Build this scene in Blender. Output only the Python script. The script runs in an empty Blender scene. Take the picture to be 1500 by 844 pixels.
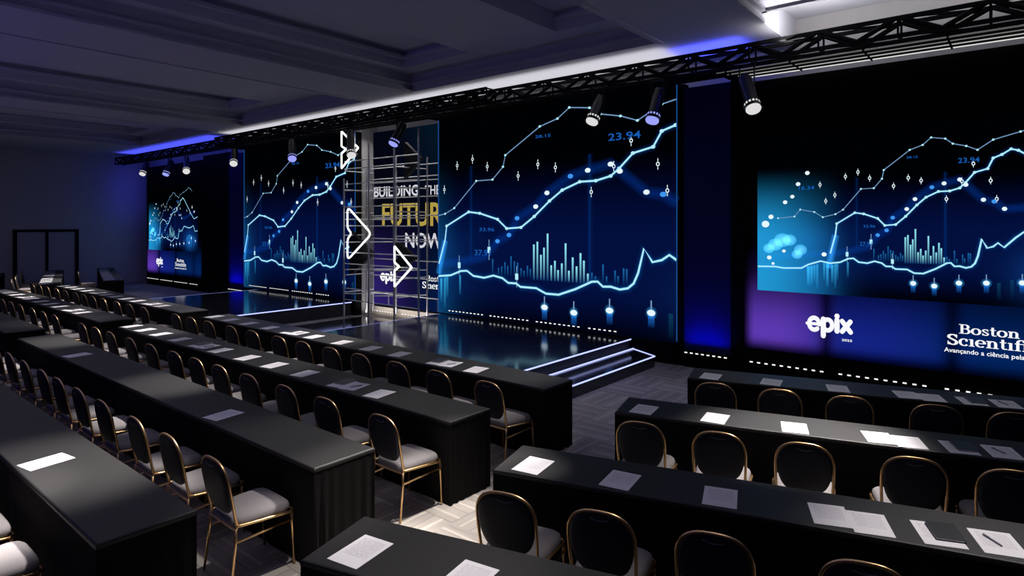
import bpy, math, random
from mathutils import Vector, Matrix
random.seed(7)
S = bpy.context.scene
COL = S.collection
PI = math.pi

# ------------------------------------------------------------------ camera, world, exposure, lights
H = 2.52
cam_d = bpy.data.cameras.new('camera')
cam = bpy.data.objects.new('camera', cam_d); COL.objects.link(cam)
cam.location = (0, 0, H)
cam.rotation_euler = (PI / 2, 0, math.atan(750 / 912))
cam_d.sensor_width = 36.0
cam_d.lens = 36.0 * 912 / 1500
cam_d.shift_y = -95.0 / 1500
cam_d.clip_start = 0.05; cam_d.clip_end = 200
S.camera = cam

S.view_settings.view_transform = 'Standard'
S.view_settings.look = 'None'
S.view_settings.exposure = 0.0
S.view_settings.gamma = 1.0
S.view_settings.use_curve_mapping = False
S.cycles.transparent_max_bounces = 32
S.cycles.max_bounces = 6

world = bpy.data.worlds.new('world'); S.world = world; world.use_nodes = True
bg = world.node_tree.nodes['Background']
bg.inputs[0].default_value = (0.20, 0.185, 0.60, 1); bg.inputs[1].default_value = 0.02

def spot(name, loc, target, power, angle, blend=0.7, color=(1, 0.95, 0.9), radius=0.12):
    l = bpy.data.lights.new(name, 'SPOT'); l.energy = power; l.spot_size = math.radians(angle); l.spot_blend = blend
    l.color = color; l.shadow_soft_size = radius
    o = bpy.data.objects.new(name, l); COL.objects.link(o); o.location = loc
    d = Vector(target) - Vector(loc); o.rotation_euler = d.to_track_quat('-Z', 'Y').to_euler()
    return o
def area(name, loc, direction, sx, sy, power, color=(1, 1, 1), spread=180):
    l = bpy.data.lights.new(name, 'AREA'); l.shape = 'RECTANGLE'; l.size = sx; l.size_y = sy; l.energy = power; l.color = color
    l.spread = math.radians(spread)
    o = bpy.data.objects.new(name, l); COL.objects.link(o); o.location = loc
    o.rotation_euler = Vector(direction).to_track_quat('-Z', 'Y').to_euler()
    return o
# ceiling downlights over the audience: position on the table plane, power, cone
WARM = (1.0, 0.93, 0.88)
for i, (x, y, p, a, b) in enumerate([
    (-5.4, 1.42, 2900, 25, 1.0), (-7.3, 2.96, 2000, 19, 1.0), (-11.2, 2.96, 2400, 19, 1.0), (-4.6, 2.85, 500, 24, 1.0),
    (-3.6, 3.1, 1500, 20, 0.8), (-1.45, 5.58, 2100, 25, 0.9), (-4.9, 5.75, 600, 26, 0.9), (-0.1, 4.25, 500, 26, 0.9), (-2.83, 3.52, 750, 8.5, 0.6),
    (-8.6, 5.65, 1000, 30, 0.9), (-11.2, 4.2, 1200, 24, 0.9), (-7.6, 4.2, 600, 28, 0.9), (-4.5, 4.3, 350, 24, 1.0), (-12.5, 5.6, 500, 26, 0.9),
    (-15.2, 5.75, 900, 34, 0.9), (-19.5, 5.7, 1100, 40, 0.9), (-15.0, 4.2, 900, 26, 0.9), (-18.9, 4.2, 900, 28, 0.9),
    (-23.3, 5.6, 2000, 30, 0.9), (-25.2, 6.9, 700, 22, 0.9), (-2.6, 2.1, 350, 26, 0.9), (-13.6, 3.6, 600, 24, 0.9), (-2.0, 2.4, 200, 30, 0.9),
    (-4.0, 8.2, 40, 50, 0.9)]):
    spot('downlight', (x + 0.5, min(y + 2.3, 8.6), 5.30), (x, y, 0.75), p * 1.7, a * 0.92, b, WARM, 0.10)
for x, y, p, a in ((-3.6, 2.30, 650, 22), (-3.5, 3.75, 2000, 19)):
    spot('downlight', (x, y - 0.1, 5.30), (x, y, 0.0), p, a, 0.8, WARM, 0.10)
spot('downlight', (-5.2, 2.5, 5.30), (-5.25, 0.85, 0.45), 2400, 14, 0.8, WARM, 0.10)
area('table_fill', (-11.5, 3.3, 5.30), (0, 0, -1), 23.0, 5.0, 85, (0.90, 0.86, 1.0))  # unseen soft fill added over the tables to lift the dim papers
# unseen broad panels above the truss stand in for its uplights: they wash the ceiling edge and the wall above the screens
UPW = (1.0, 0.97, 0.93); UPB = (0.08, 0.10, 1.0)
area('truss_uplight', (-12.0, 9.75, 5.23), (0, 0, 1), 15.0, 1.0, 66, UPW)
area('truss_uplight', (-24.2, 9.75, 5.23), (0, 0, 1), 8.0, 1.0, 60, UPB)
area('truss_uplight', (-3.9, 9.85, 5.23), (0, 0, 1), 1.1, 0.8, 12, UPB)
area('truss_uplight', (0.6, 9.75, 5.23), (0, 0, 1), 6.4, 1.0, 42, UPW)
area('truss_uplight', (-2.35, 9.4, 5.25), (-0.3, 0, 1), 0.5, 0.8, 14, UPW)
# unseen purple fill added behind the camera to tint the ceiling
for x, p in ((-3.0, 60), (-11.0, 85), (-18.0, 80)):
    area('purple_fill', (x, -4.0, 2.2), (0, 0.45, 1), 8.0, 1.0, p, (0.20, 0.20, 1.0), 120)
# blue wall washers at the feet of the fabric columns and in the corner beside the left screen
area('column_washer', (-4.22, 10.25, 0.34), (0, 0.30, 1), 0.7, 0.08, 4.2, (0.004, 0.004, 1.0), 110)
area('column_washer', (-20.7, 10.25, 0.40), (0, 0.30, 1), 0.85, 0.08, 6, (0.01, 0.006, 1.0), 110)
area('wall_washer', (-28.35, 9.9, 3.9), (-1, 0, 0), 0.8, 2.2, 3.2, (0.05, 0.07, 1.0))
# recess between the two big screens
area('recess_washer', (-12.7, 10.50, 0.12), (0, 0.55, 1), 2.4, 0.08, 12, (1, 0.95, 0.88), 170)

area('recess_fill', (-12.5, 10.45, 4.92), (0, -0.05, -1), 2.6, 0.1, 22, (1, 0.97, 0.93), 170)  # unseen light added to brighten the scaffold rails

# ------------------------------------------------------------------ mesh helpers
class MB:
    def __init__(self): self.v = []; self.f = []; self.c = None
    def add(self, verts, faces):
        n = len(self.v); self.v += [tuple(p) for p in verts]; self.f += [tuple(i + n for i in f) for f in faces]
    def box(self, x0, x1, y0, y1, z0, z1):
        self.add([(x0,y0,z0),(x1,y0,z0),(x1,y1,z0),(x0,y1,z0),(x0,y0,z1),(x1,y0,z1),(x1,y1,z1),(x0,y1,z1)],
                 [(3,2,1,0),(4,5,6,7),(0,1,5,4),(1,2,6,5),(2,3,7,6),(3,0,4,7)])
        return self
    def tube(self, pts, r, n=8, closed=False, caps=True):
        pts = [Vector(p) for p in pts]; m = len(pts); rings = []
        up0 = None
        for i in range(m):
            a = pts[i - 1] if (i > 0 or closed) else pts[i]; b = pts[(i + 1) % m] if (i < m - 1 or closed) else pts[i]
            t = (b - a).normalized()
            if up0 is None:
                up0 = Vector((0, 0, 1)) if abs(t.z) < 0.9 else Vector((0, 1, 0))
            u = up0 - t * up0.dot(t)
            if u.length < 1e-4: u = t.orthogonal()
            u.normalize(); up0 = u; w = t.cross(u)
            rr = r[i] if isinstance(r, (list, tuple)) else r
            rings.append([pts[i] + u * (rr * math.cos(2*PI*k/n)) + w * (rr * math.sin(2*PI*k/n)) for k in range(n)])
        vs = [p for ring in rings for p in ring]; fs = []
        for i in range(m if closed else m - 1):
            j = (i + 1) % m
            for k in range(n):
                l = (k + 1) % n; fs.append((i*n+k, i*n+l, j*n+l, j*n+k))
        if caps and not closed:
            fs.append(tuple(range(n))[::-1]); fs.append(tuple((m-1)*n + k for k in range(n)))
        self.add(vs, fs); return self
    def loft(self, rings, cap0=True, cap1=True):
        n = len(rings[0]); vs = [p for r in rings for p in r]; fs = []
        for i in range(len(rings) - 1):
            for k in range(n):
                l = (k + 1) % n; fs.append((i*n+k, i*n+l, (i+1)*n+l, (i+1)*n+k))
        if cap0: fs.append(tuple(range(n))[::-1])
        if cap1: fs.append(tuple((len(rings)-1)*n + k for k in range(n)))
        self.add(vs, fs); return self
    def build(self, name, mat, parent=None, smooth=False, autosmooth=None):
        me = bpy.data.meshes.new(name); me.from_pydata(self.v, [], self.f); me.update()
        if mat: me.materials.append(mat)
        if smooth:
            me.shade_smooth()
            if autosmooth: me.set_sharp_from_angle(angle=math.radians(autosmooth))
        o = bpy.data.objects.new(name, me); COL.objects.link(o)
        if parent: o.parent = parent
        return o

def tag(o, label=None, cat=None, group=None, kind=None):
    if label: o['label'] = label
    if cat: o['category'] = cat
    if group: o['group'] = group
    if kind: o['kind'] = kind
    return o
def thing(name, label, cat, loc=(0, 0, 0), rz=0.0, group=None):
    o = bpy.data.objects.new(name, None); COL.objects.link(o); o.location = loc; o.rotation_euler = (0, 0, rz)
    o.empty_display_size = 0.1
    return tag(o, label, cat, group)
def kids(o): return [c for c in ALL_KIDS.get(o.name, [])]
def copy_tree(root, children, loc, rz, label):
    r = root.copy(); COL.objects.link(r); r.location = loc; r.rotation_euler = (0, 0, rz); r['label'] = label
    for ch in children:
        c = ch.copy(); COL.objects.link(c); c.parent = r
    return r
def structure(o): o['kind'] = 'structure'; return o
ORD = ['', 'first', 'second', 'third', 'fourth', 'fifth', 'sixth', 'seventh', 'eighth', 'ninth', 'tenth', 'eleventh', 'twelfth', 'thirteenth']

# ------------------------------------------------------------------ materials
def mat(name, col, rough=0.6, metal=0.0, spec=0.5, emit=None, es=1.0, sheen=0.0):
    m = bpy.data.materials.new(name); m.use_nodes = True; b = m.node_tree.nodes['Principled BSDF']
    b.inputs['Base Color'].default_value = (*col, 1); b.inputs['Roughness'].default_value = rough
    b.inputs['Metallic'].default_value = metal; b.inputs['Specular IOR Level'].default_value = spec
    if sheen: b.inputs['Sheen Weight'].default_value = sheen; b.inputs['Sheen Roughness'].default_value = 0.5
    if emit: b.inputs['Emission Color'].default_value = (*emit, 1); b.inputs['Emission Strength'].default_value = es
    return m
def noisy(m, scale, amount, coord='Object', bump=0.0, bscale=None):
    nt = m.node_tree; b = nt.nodes['Principled BSDF']; col = tuple(b.inputs['Base Color'].default_value)
    tc = nt.nodes.new('ShaderNodeTexCoord'); nz = nt.nodes.new('ShaderNodeTexNoise'); nz.inputs['Scale'].default_value = scale
    nz.inputs['Detail'].default_value = 4
    nt.links.new(tc.outputs[coord], nz.inputs['Vector'])
    mx = nt.nodes.new('ShaderNodeMixRGB'); mx.inputs[1].default_value = tuple(c * (1 - amount) for c in col[:3]) + (1,)
    mx.inputs[2].default_value = tuple(min(1, c * (1 + amount)) for c in col[:3]) + (1,)
    nt.links.new(nz.outputs[0], mx.inputs[0]); nt.links.new(mx.outputs[0], b.inputs['Base Color'])
    if bump:
        bp = nt.nodes.new('ShaderNodeBump'); bp.inputs['Strength'].default_value = bump; bp.inputs['Distance'].default_value = 0.01
        n2 = nt.nodes.new('ShaderNodeTexNoise'); n2.inputs['Scale'].default_value = bscale or scale * 5
        nt.links.new(tc.outputs[coord], n2.inputs['Vector']); nt.links.new(n2.outputs[0], bp.inputs['Height']); nt.links.new(bp.outputs[0], b.inputs['Normal'])
    return m
def emission(name, col, strength=1.0):
    m = bpy.data.materials.new(name); m.use_nodes = True; nt = m.node_tree; nt.nodes.clear()
    e = nt.nodes.new('ShaderNodeEmission'); o = nt.nodes.new('ShaderNodeOutputMaterial')
    e.inputs[0].default_value = (*col, 1); e.inputs[1].default_value = strength
    nt.links.new(e.outputs[0], o.inputs[0]); return m
def emission_attr(name, strength=1.0, additive=False):
    m = bpy.data.materials.new(name); m.use_nodes = True; nt = m.node_tree; nt.nodes.clear()
    a = nt.nodes.new('ShaderNodeAttribute'); a.attribute_name = 'pixel'
    e = nt.nodes.new('ShaderNodeEmission'); o = nt.nodes.new('ShaderNodeOutputMaterial'); e.inputs[1].default_value = strength
    nt.links.new(a.outputs['Color'], e.inputs[0])
    if additive:
        t = nt.nodes.new('ShaderNodeBsdfTransparent'); ad = nt.nodes.new('ShaderNodeAddShader')
        nt.links.new(e.outputs[0], ad.inputs[0]); nt.links.new(t.outputs[0], ad.inputs[1]); nt.links.new(ad.outputs[0], o.inputs[0])
    else:
        nt.links.new(e.outputs[0], o.inputs[0])
    return m

M = {}
M['cloth'] = noisy(mat('black_tablecloth', (0.0085, 0.0082, 0.0082), 0.55, spec=0.45), 30, 0.25, bump=0.15, bscale=220)
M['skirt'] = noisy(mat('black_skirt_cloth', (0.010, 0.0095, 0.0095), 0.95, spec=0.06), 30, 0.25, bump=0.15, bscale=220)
M['seat'] = noisy(mat('grey_upholstery', (0.215, 0.20, 0.205), 0.9, spec=0.2), 120, 0.08)
M['back'] = noisy(mat('navy_black_upholstery', (0.014, 0.014, 0.024), 0.55, spec=0.35), 90, 0.2)
M['gold'] = mat('gold_tube', (0.72, 0.46, 0.22), 0.32, 1.0)
M['grip'] = mat('dark_grip', (0.10, 0.10, 0.12), 0.3, spec=0.6)
M['black_metal'] = mat('black_metal', (0.006, 0.006, 0.007), 0.7, spec=0.15)
M['lamp_body'] = noisy(mat('lamp_body_black', (0.035, 0.035, 0.04), 0.3, 0.6), 40, 0.15)
M['grey_metal'] = mat('grey_metal', (0.35, 0.35, 0.36), 0.35, 0.9)
M['black'] = mat('black_fabric', (0.004, 0.004, 0.005), 0.9, spec=0.1)
M['stage'] = noisy(mat('glossy_black_deck', (0.022, 0.023, 0.026), 0.11, spec=0.6), 3, 0.3)
M['stage_side'] = mat('black_stage_skirt', (0.03, 0.03, 0.035), 0.6, spec=0.3)
M['wall'] = noisy(mat('plaster_wall', (0.42, 0.41, 0.42), 0.85, spec=0.2), 6, 0.04)
M['ceiling'] = noisy(mat('ceiling_paint', (0.46, 0.46, 0.53), 0.85, spec=0.2), 5, 0.03)
M['beige'] = noisy(mat('beige_board', (0.60, 0.54, 0.48), 0.8, spec=0.2), 8, 0.05)
M['trim'] = mat('black_trim', (0.004, 0.004, 0.005), 0.7, spec=0.2)
M['door'] = noisy(mat('door_panel', (0.38, 0.37, 0.40), 0.7, spec=0.2), 5, 0.04)
M['blue_fabric'] = noisy(mat('column_fabric', (0.014, 0.017, 0.12), 0.95, spec=0.1), 60, 0.06)
M['strip'] = emission('led_strip_light', (0.42, 0.47, 1.0), 1.6)
M['white_led'] = emission('white_led', (1, 0.98, 0.95), 1.1)
M['neon'] = emission('white_neon_tube', (1, 1, 1), 1.3)
M['lens_white'] = emission('lens_white', (0.86, 0.84, 0.84), 0.85)
M['lens_blue'] = emission('lens_blue', (0.34, 0.37, 1.0), 1.0)
M['bright_pipe'] = mat('white_pipe', (0.75, 0.75, 0.74), 0.35, 0.3)
M['scaffold'] = mat('galvanised_tube', (0.55, 0.55, 0.6), 0.35, 0.8)
M['rail'] = mat('white_rail', (0.80, 0.80, 0.84), 0.45, 0.2)
M['arrow_body'] = mat('black_arrow_board', (0.004, 0.004, 0.006), 0.5, spec=0.3)
M['notebook'] = mat('black_notebook_cover', (0.012, 0.012, 0.013), 0.4, spec=0.5)
M['pages'] = mat('page_block', (0.75, 0.74, 0.72), 0.8)
M['pen'] = mat('silver_pen', (0.22, 0.22, 0.24), 0.3, 0.7)
M['screen'] = emission_attr('screen_pixels', 1.0)
M['glow'] = emission_attr('screen_glow', 1.0, True)
M['txt_white'] = emission('screen_white', (0.95, 0.96, 1.0), 1.0)
M['txt_grey'] = emission('poster_white', (0.62, 0.62, 0.68), 1.0)
M['line_main'] = emission('screen_cyan_white', (0.42, 0.86, 1.0), 1.0)
M['line_thin'] = emission('screen_thin_line', (0.16, 0.30, 0.50), 1.0)
M['dot'] = emission('screen_dot', (0.80, 0.95, 1.0), 1.0)
M['dot2'] = emission('screen_small_dot', (0.45, 0.85, 0.95), 1.0)

def paper_mat():
    m = mat('printed_paper', (0.80, 0.79, 0.81), 0.7, spec=0.2); nt = m.node_tree; b = nt.nodes['Principled BSDF']
    tc = nt.nodes.new('ShaderNodeTexCoord'); sp = nt.nodes.new('ShaderNodeSeparateXYZ'); nt.links.new(tc.outputs['Generated'], sp.inputs[0])
    def mth(op, a, bb=None):
        n = nt.nodes.new('ShaderNodeMath'); n.operation = op
        for k, s in enumerate((a, bb)):
            if s is None: continue
            if isinstance(s, (int, float)): n.inputs[k].default_value = s
            else: nt.links.new(s, n.inputs[k])
        return n.outputs[0]
    x, y = sp.outputs[0], sp.outputs[1]
    rows = mth('LESS_THAN', mth('FRACT', mth('MULTIPLY', y, 34)), 0.45)
    cell = mth('FLOOR', mth('MULTIPLY', y, 34))
    cv = nt.nodes.new('ShaderNodeCombineXYZ'); nt.links.new(mth('MULTIPLY', x, 26), cv.inputs[0]); nt.links.new(mth('MULTIPLY', cell, 3.7), cv.inputs[1])
    nz = nt.nodes.new('ShaderNodeTexNoise'); nz.inputs['Scale'].default_value = 1.0; nt.links.new(cv.outputs[0], nz.inputs['Vector'])
    words = mth('GREATER_THAN', nz.outputs[0], 0.42)
    inx = mth('MULTIPLY', mth('GREATER_THAN', x, 0.12), mth('LESS_THAN', x, 0.88))
    iny = mth('MULTIPLY', mth('GREATER_THAN', y, 0.30), mth('LESS_THAN', y, 0.90))
    msk = mth('MULTIPLY', mth('MULTIPLY', rows, words), mth('MULTIPLY', inx, iny))
    mx = nt.nodes.new('ShaderNodeMixRGB'); mx.inputs[1].default_value = (0.80, 0.79, 0.81, 1); mx.inputs[2].default_value = (0.57, 0.54, 0.59, 1)
    nt.links.new(msk, mx.inputs[0]); nt.links.new(mx.outputs[0], b.inputs['Base Color']); return m
M['paper'] = paper_mat()

def carpet_mat():
    m = mat('patterned_carpet', (0.4, 0.37, 0.33), 0.95, spec=0.1); nt = m.node_tree; b = nt.nodes['Principled BSDF']
    tc = nt.nodes.new('ShaderNodeTexCoord'); sp = nt.nodes.new('ShaderNodeSeparateXYZ'); nt.links.new(tc.outputs['Object'], sp.inputs[0])
    def mth(op, a, bb=None, c=None):
        n = nt.nodes.new('ShaderNodeMath'); n.operation = op
        for k, s in enumerate((a, bb, c)):
            if s is None: continue
            if isinstance(s, (int, float)): n.inputs[k].default_value = s
            else: nt.links.new(s, n.inputs[k])
        return n.outputs[0]
    T = 1 / 0.62
    x = mth('MULTIPLY', sp.outputs[0], T); y = mth('MULTIPLY', sp.outputs[1], T)
    par = mth('MODULO', mth('ADD', mth('ADD', mth('FLOOR', x), mth('FLOOR', y)), 400), 2)   # 0 / 1 checker
    par = mth('GREATER_THAN', par, 0.5)
    fx, fy = mth('FRACT', x), mth('FRACT', y)
    def mixv(a, bq): return mth('ADD', mth('MULTIPLY', a, mth('SUBTRACT', 1.0, par)), mth('MULTIPLY', bq, par))
    u = mixv(fx, fy); long_ = mixv(y, x)
    st = mth('FRACT', mth('MULTIPLY', u, 3.0))
    line = mth('LESS_THAN', mth('ABSOLUTE', mth('SUBTRACT', st, 0.5)), 0.07)
    cid = mth('FLOOR', mth('MULTIPLY', u, 3.0))
    cv = nt.nodes.new('ShaderNodeCombineXYZ'); nt.links.new(mth('ADD', mth('FLOOR', x), mth('MULTIPLY', cid, 7.3)), cv.inputs[0]); nt.links.new(mth('FLOOR', y), cv.inputs[1]); nt.links.new(par, cv.inputs[2])
    wn = nt.nodes.new('ShaderNodeTexWhiteNoise'); wn.noise_dimensions = '3D'; nt.links.new(cv.outputs[0], wn.inputs['Vector'])
    # streaks along the plank
    cs = nt.nodes.new('ShaderNodeCombineXYZ'); nt.links.new(mth('MULTIPLY', u, 30.0), cs.inputs[0]); nt.links.new(mth('MULTIPLY', long_, 2.0), cs.inputs[1]); nt.links.new(wn.outputs[0], cs.inputs[2])
    nz = nt.nodes.new('ShaderNodeTexNoise'); nz.inputs['Scale'].default_value = 1.0; nz.inputs['Detail'].default_value = 3; nt.links.new(cs.outputs[0], nz.inputs['Vector'])
    edge = mth('LESS_THAN', st, 0.06)
    f = mth('ADD', mth('MULTIPLY', wn.outputs[0], 0.22), mth('MULTIPLY', nz.outputs[0], 0.40))
    f = mth('ADD', f, mth('MULTIPLY', line, 0.30)); f = mth('SUBTRACT', f, mth('MULTIPLY', edge, 0.22))
    cr = nt.nodes.new('ShaderNodeValToRGB'); cr.color_ramp.elements[0].position = 0.05; cr.color_ramp.elements[0].color = (0.22, 0.20, 0.185, 1)
    cr.color_ramp.elements[1].position = 0.95; cr.color_ramp.elements[1].color = (0.58, 0.54, 0.48, 1)
    nt.links.new(f, cr.inputs[0]); nt.links.new(cr.outputs[0], b.inputs['Base Color']); return m
M['carpet'] = carpet_mat()

# ------------------------------------------------------------------ the setting
XL = -29.2; XR = 7.0; YB = 10.66; YF = -6.0
structure(MB().box(XL - 0.1, XR, YF, 11.4, -0.1, 0.0).build('floor', M['carpet']))
structure(MB().box(XL - 0.15, XL, YF, 11.4, 0.0, 6.1).build('wall_left', M['wall']))
structure(MB().box(XL, -14.2, YB, YB + 0.12, 0, 5.4).build('wall_back_left', M['wall']))
structure(MB().box(-10.72, XR, YB, YB + 0.12, 0, 5.9).build('wall_back_right', M['wall']))
structure(MB().box(-14.2, -10.72, 11.12, 11.24, 0, 5.4).build('wall_recess', M['wall']))
structure(MB().box(-14.2, -14.085, 10.62, 11.12, 0, 5.4).build('trim_2', M['wall']))
structure(MB().box(-10.82, -10.72, 10.62, 11.12, 0, 5.4).build('trim_3', M['wall']))
# black masking drapes round the screens
b = MB()
b.box(-23.2, -21.25, 10.42, 10.60, 0, 4.98); b.box(-20.2, -20.14, 10.42, 10.60, 0, 4.98); b.box(-4.76, -4.63, 10.42, 10.6, 0, 4.98); b.box(-3.81, -3.6, 10.42, 10.6, 0, 4.98)
structure(b.build('trim_1', M['black']))
# coffered ceiling
b = MB(); ZC = 5.35
b.box(XL, XR, YF, 11.4, 6.02, 6.12)
b.box(XL, -2.84, 9.0, 11.4, ZC, 6.02)                   # strip over the truss
b.box(-2.84, XR, 9.0, 11.4, 5.80, 6.02)
for x0 in (-24.92, -17.56, -10.2, -2.84):
    x1 = x0 + 5.79
    b.box(x1, min(x1 + 1.57, XR), YF, 9.0, ZC, 6.02)    # beam
    b.box(x0, x0 + 0.38, YF, 9.0, 5.70, 6.02)
    b.box(x0 + 0.38, x1, 8.45, 9.0, 5.70, 6.02)
    b.box(x0 + 2.2, x0 + 4.2, YF, 8.45, 5.70, 6.02)
    b.box(x1 - 0.3, x1, YF, 8.45, 5.70, 6.02)
    b.box(x0, x0 + 0.07, YF, 9.0, 5.47, 5.52); b.box(x1 - 0.07, x1, YF, 9.0, 5.47, 5.52); b.box(x0, x1, 8.93, 9.0, 5.47, 5.52)
    b.box(x0 - 0.06, x0 + 0.04, YF, 9.0, 5.33, 5.38); b.box(x1 - 0.04, x1 + 0.06, YF, 9.0, 5.33, 5.38)
    b.box(x0 + 0.38, x0 + 0.48, YF, 8.45, 5.86, 5.92); b.box(x0 + 0.48, x1, 8.37, 8.45, 5.86, 5.92)
b.box(XL, -24.92, YF, 9.0, ZC, 6.02)
b.box(-0.9, 1.2, 8.2, 9.3, 5.55, 6.02)
structure(b.build('ceiling', M['ceiling']))
# double door in the left wall
d = structure(MB().box(XL, XL + 0.03, 6.23, 8.10, 0, 2.2).build('door_1', M['door']))
b = MB()
for y0, y1, z0, z1 in [(6.12, 6.24, 0, 2.28), (8.09, 8.21, 0, 2.28), (6.24, 8.09, 2.18, 2.28), (7.12, 7.21, 0, 2.18)]: b.box(XL, XL + 0.07, y0, y1, z0, z1)
b.build('door_frame', M['trim'], d)
structure(MB().box(-13.68, -10.3, 6.6, 10.45, 0.0, 0.025).build('floor_recess', M['stage']))

# ------------------------------------------------------------------ stage
def stage_block(name, label, x0, x1, step_sign):
    ZS = 0.37; t = thing(name, label, 'stage', ((x0 + x1) / 2, 8.5, 0)); cx = (x0 + x1) / 2
    L = lambda x: x - cx
    Yl = lambda y: y - 8.5
    y0, y1 = 6.55, 10.355
    MB().box(L(x0), L(x1), Yl(y0), Yl(y1), ZS - 0.03, ZS).build('deck', M['stage'], t)
    MB().box(L(x0) + 0.02, L(x1) - 0.02, Yl(y0) + 0.02, Yl(y1), 0, ZS - 0.03).build('skirt', M['stage_side'], t)
    def strip(pts, r=0.013): MB().tube([(L(a), Yl(bb), c) for a, bb, c in pts], r, 6).build('led_strip', M['strip'], t)
    for xe, sgn in ((x0, -1), (x1, 1)):
        strip([(xe + sgn * 0.008, y0, ZS - 0.012), (xe + sgn * 0.008, y1, ZS - 0.012)])
        if sgn == step_sign:
            zt = 0.185; xa = xe; xb = xe + sgn * 0.66
            bb = MB(); base = [(xa, y0), (xb, y0), (xb, 10.02), (xa, 10.355)]
            if sgn < 0: base = base[::-1]
            bb.loft([[(L(p), Yl(q), 0) for p, q in base], [(L(p), Yl(q), zt) for p, q in base]])
            bb.build('step', M['stage'], t)
            strip([(xb, y0, zt), (xb, 10.02, zt), (xa + sgn * 0.06, 10.355, zt)])
            strip([(xa + sgn * 0.06, y0, zt + 0.01), (xa + sgn * 0.06, 10.355, zt + 0.01)])
    return t
stage_block('stage_platform', 'glossy black stage block with a lit step, below the larger nearer charts screen', -10.72, -5.66, 1)
stage_block('stage_platform', 'glossy black stage block farther away, left of the scaffold gap', -19.2, -14.2, -1)

# ------------------------------------------------------------------ chart picture (u, v in 0..1 of the full picture)
UP = [(0.072,0.462),(0.127,0.472),(0.146,0.515),(0.191,0.499),(0.218,0.467),(0.257,0.485),(0.28,0.511),(0.333,0.631),(0.37,0.633),(0.393,0.686),(0.398,0.735),(0.469,0.841),(0.503,0.864),(0.525,0.902),(0.561,0.890),(0.58,0.860),(0.613,0.843),(0.64,0.819),(0.677,0.867),(0.739,0.899),(0.80,0.93),(0.83,0.962),(0.87,0.94),(0.90,0.90)]
MAIN = [(0.241,0.248),(0.257,0.362),(0.261,0.428),(0.315,0.492),(0.341,0.485),(0.381,0.458),(0.401,0.418),(0.431,0.423),(0.458,0.469),(0.488,0.532),(0.512,0.574),(0.544,0.604),(0.572,0.605),(0.597,0.62),(0.611,0.647),(0.633,0.70),(0.664,0.717),(0.677,0.771),(0.697,0.787),(0.718,0.813),(0.734,0.804),(0.760,0.770),(0.80,0.70),(0.84,0.64),(0.882,0.565),(0.934,0.494),(0.998,0.523)]
BAND = [(0.042,0.212),(0.135,0.237),(0.241,0.248),(0.292,0.262),(0.351,0.29),(0.381,0.362),(0.406,0.39),(0.423,0.462),(0.461,0.51),(0.483,0.565),(0.527,0.628),(0.558,0.647),(0.597,0.665),(0.612,0.636),(0.654,0.554),(0.679,0.544),(0.703,0.505),(0.737,0.509),(0.79,0.52),(0.86,0.56),(0.94,0.60)]
BOT = [(0.002,0.153),(0.062,0.156),(0.092,0.149),(0.15,0.154),(0.172,0.177),(0.211,0.201),(0.241,0.19),(0.271,0.198),(0.296,0.221),(0.311,0.224),(0.326,0.203),(0.351,0.198),(0.372,0.211),(0.392,0.202),(0.404,0.184),(0.421,0.184),(0.43,0.171),(0.462,0.171),(0.481,0.152),(0.505,0.152),(0.536,0.18),(0.565,0.214),(0.575,0.216),(0.584,0.198),(0.597,0.2),(0.612,0.192),(0.625,0.199),(0.634,0.218),(0.641,0.257),(0.65,0.348),(0.663,0.30),(0.677,0.309),(0.688,0.328),(0.702,0.305),(0.728,0.356),(0.746,0.385),(0.795,0.372),(0.843,0.358),(0.88,0.37),(0.921,0.395),(0.953,0.31),(0.998,0.32)]
BARS = [(0.457,0.352),(0.464,0.364),(0.471,0.31),(0.477,0.34),(0.484,0.398),(0.491,0.269),(0.498,0.288),(0.504,0.251),(0.511,0.279),(0.518,0.36),(0.524,0.251),(0.531,0.305),(0.538,0.27),(0.545,0.323),(0.551,0.294),(0.558,0.244)]
DIM = [(0.565,0.249),(0.571,0.236),(0.584,0.283),(0.59,0.238),(0.37,0.283),(0.383,0.246),(0.39,0.253),(0.397,0.272),(0.403,0.256),(0.41,0.299),(0.417,0.278),(0.424,0.273),(0.431,0.25),(0.437,0.24),(0.444,0.262),(0.45,0.249),(0.604,0.262),(0.609,0.242),(0.618,0.272),(0.623,0.27)]
DIA = [(0.287,0.707),(0.324,0.73),(0.358,0.692),(0.425,0.642),(0.465,0.685),(0.499,0.667),(0.564,0.562),(0.63,0.747),(0.602,0.656),(0.671,0.654),(0.685,0.557),(0.255,0.599),(0.227,0.564),(0.209,0.664),(0.80,0.62),(0.86,0.58),(0.90,0.68)]
DROP = [(0.478,0.095),(0.533,0.086),(0.595,0.109),(0.661,0.116),(0.743,0.126),(0.84,0.14),(0.885,0.21),(0.96,0.17)]
SQ = [(0.292,0.247),(0.362,0.323),(0.422,0.213)]
BOK = [(0.029,0.425,1.5),(0.048,0.471,1.0),(0.096,0.562,0.85),(0.12,0.596,0.8),(0.139,0.673,0.85),(0.169,0.739,0.85),(0.042,0.212,0.9),(0.222,0.242,0.9),(0.092,0.256,0.7),(0.055,0.175,0.6),(0.94,0.60,1.0),(0.90,0.66,0.8)]
BANDDOT = BAND[5:17]

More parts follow.
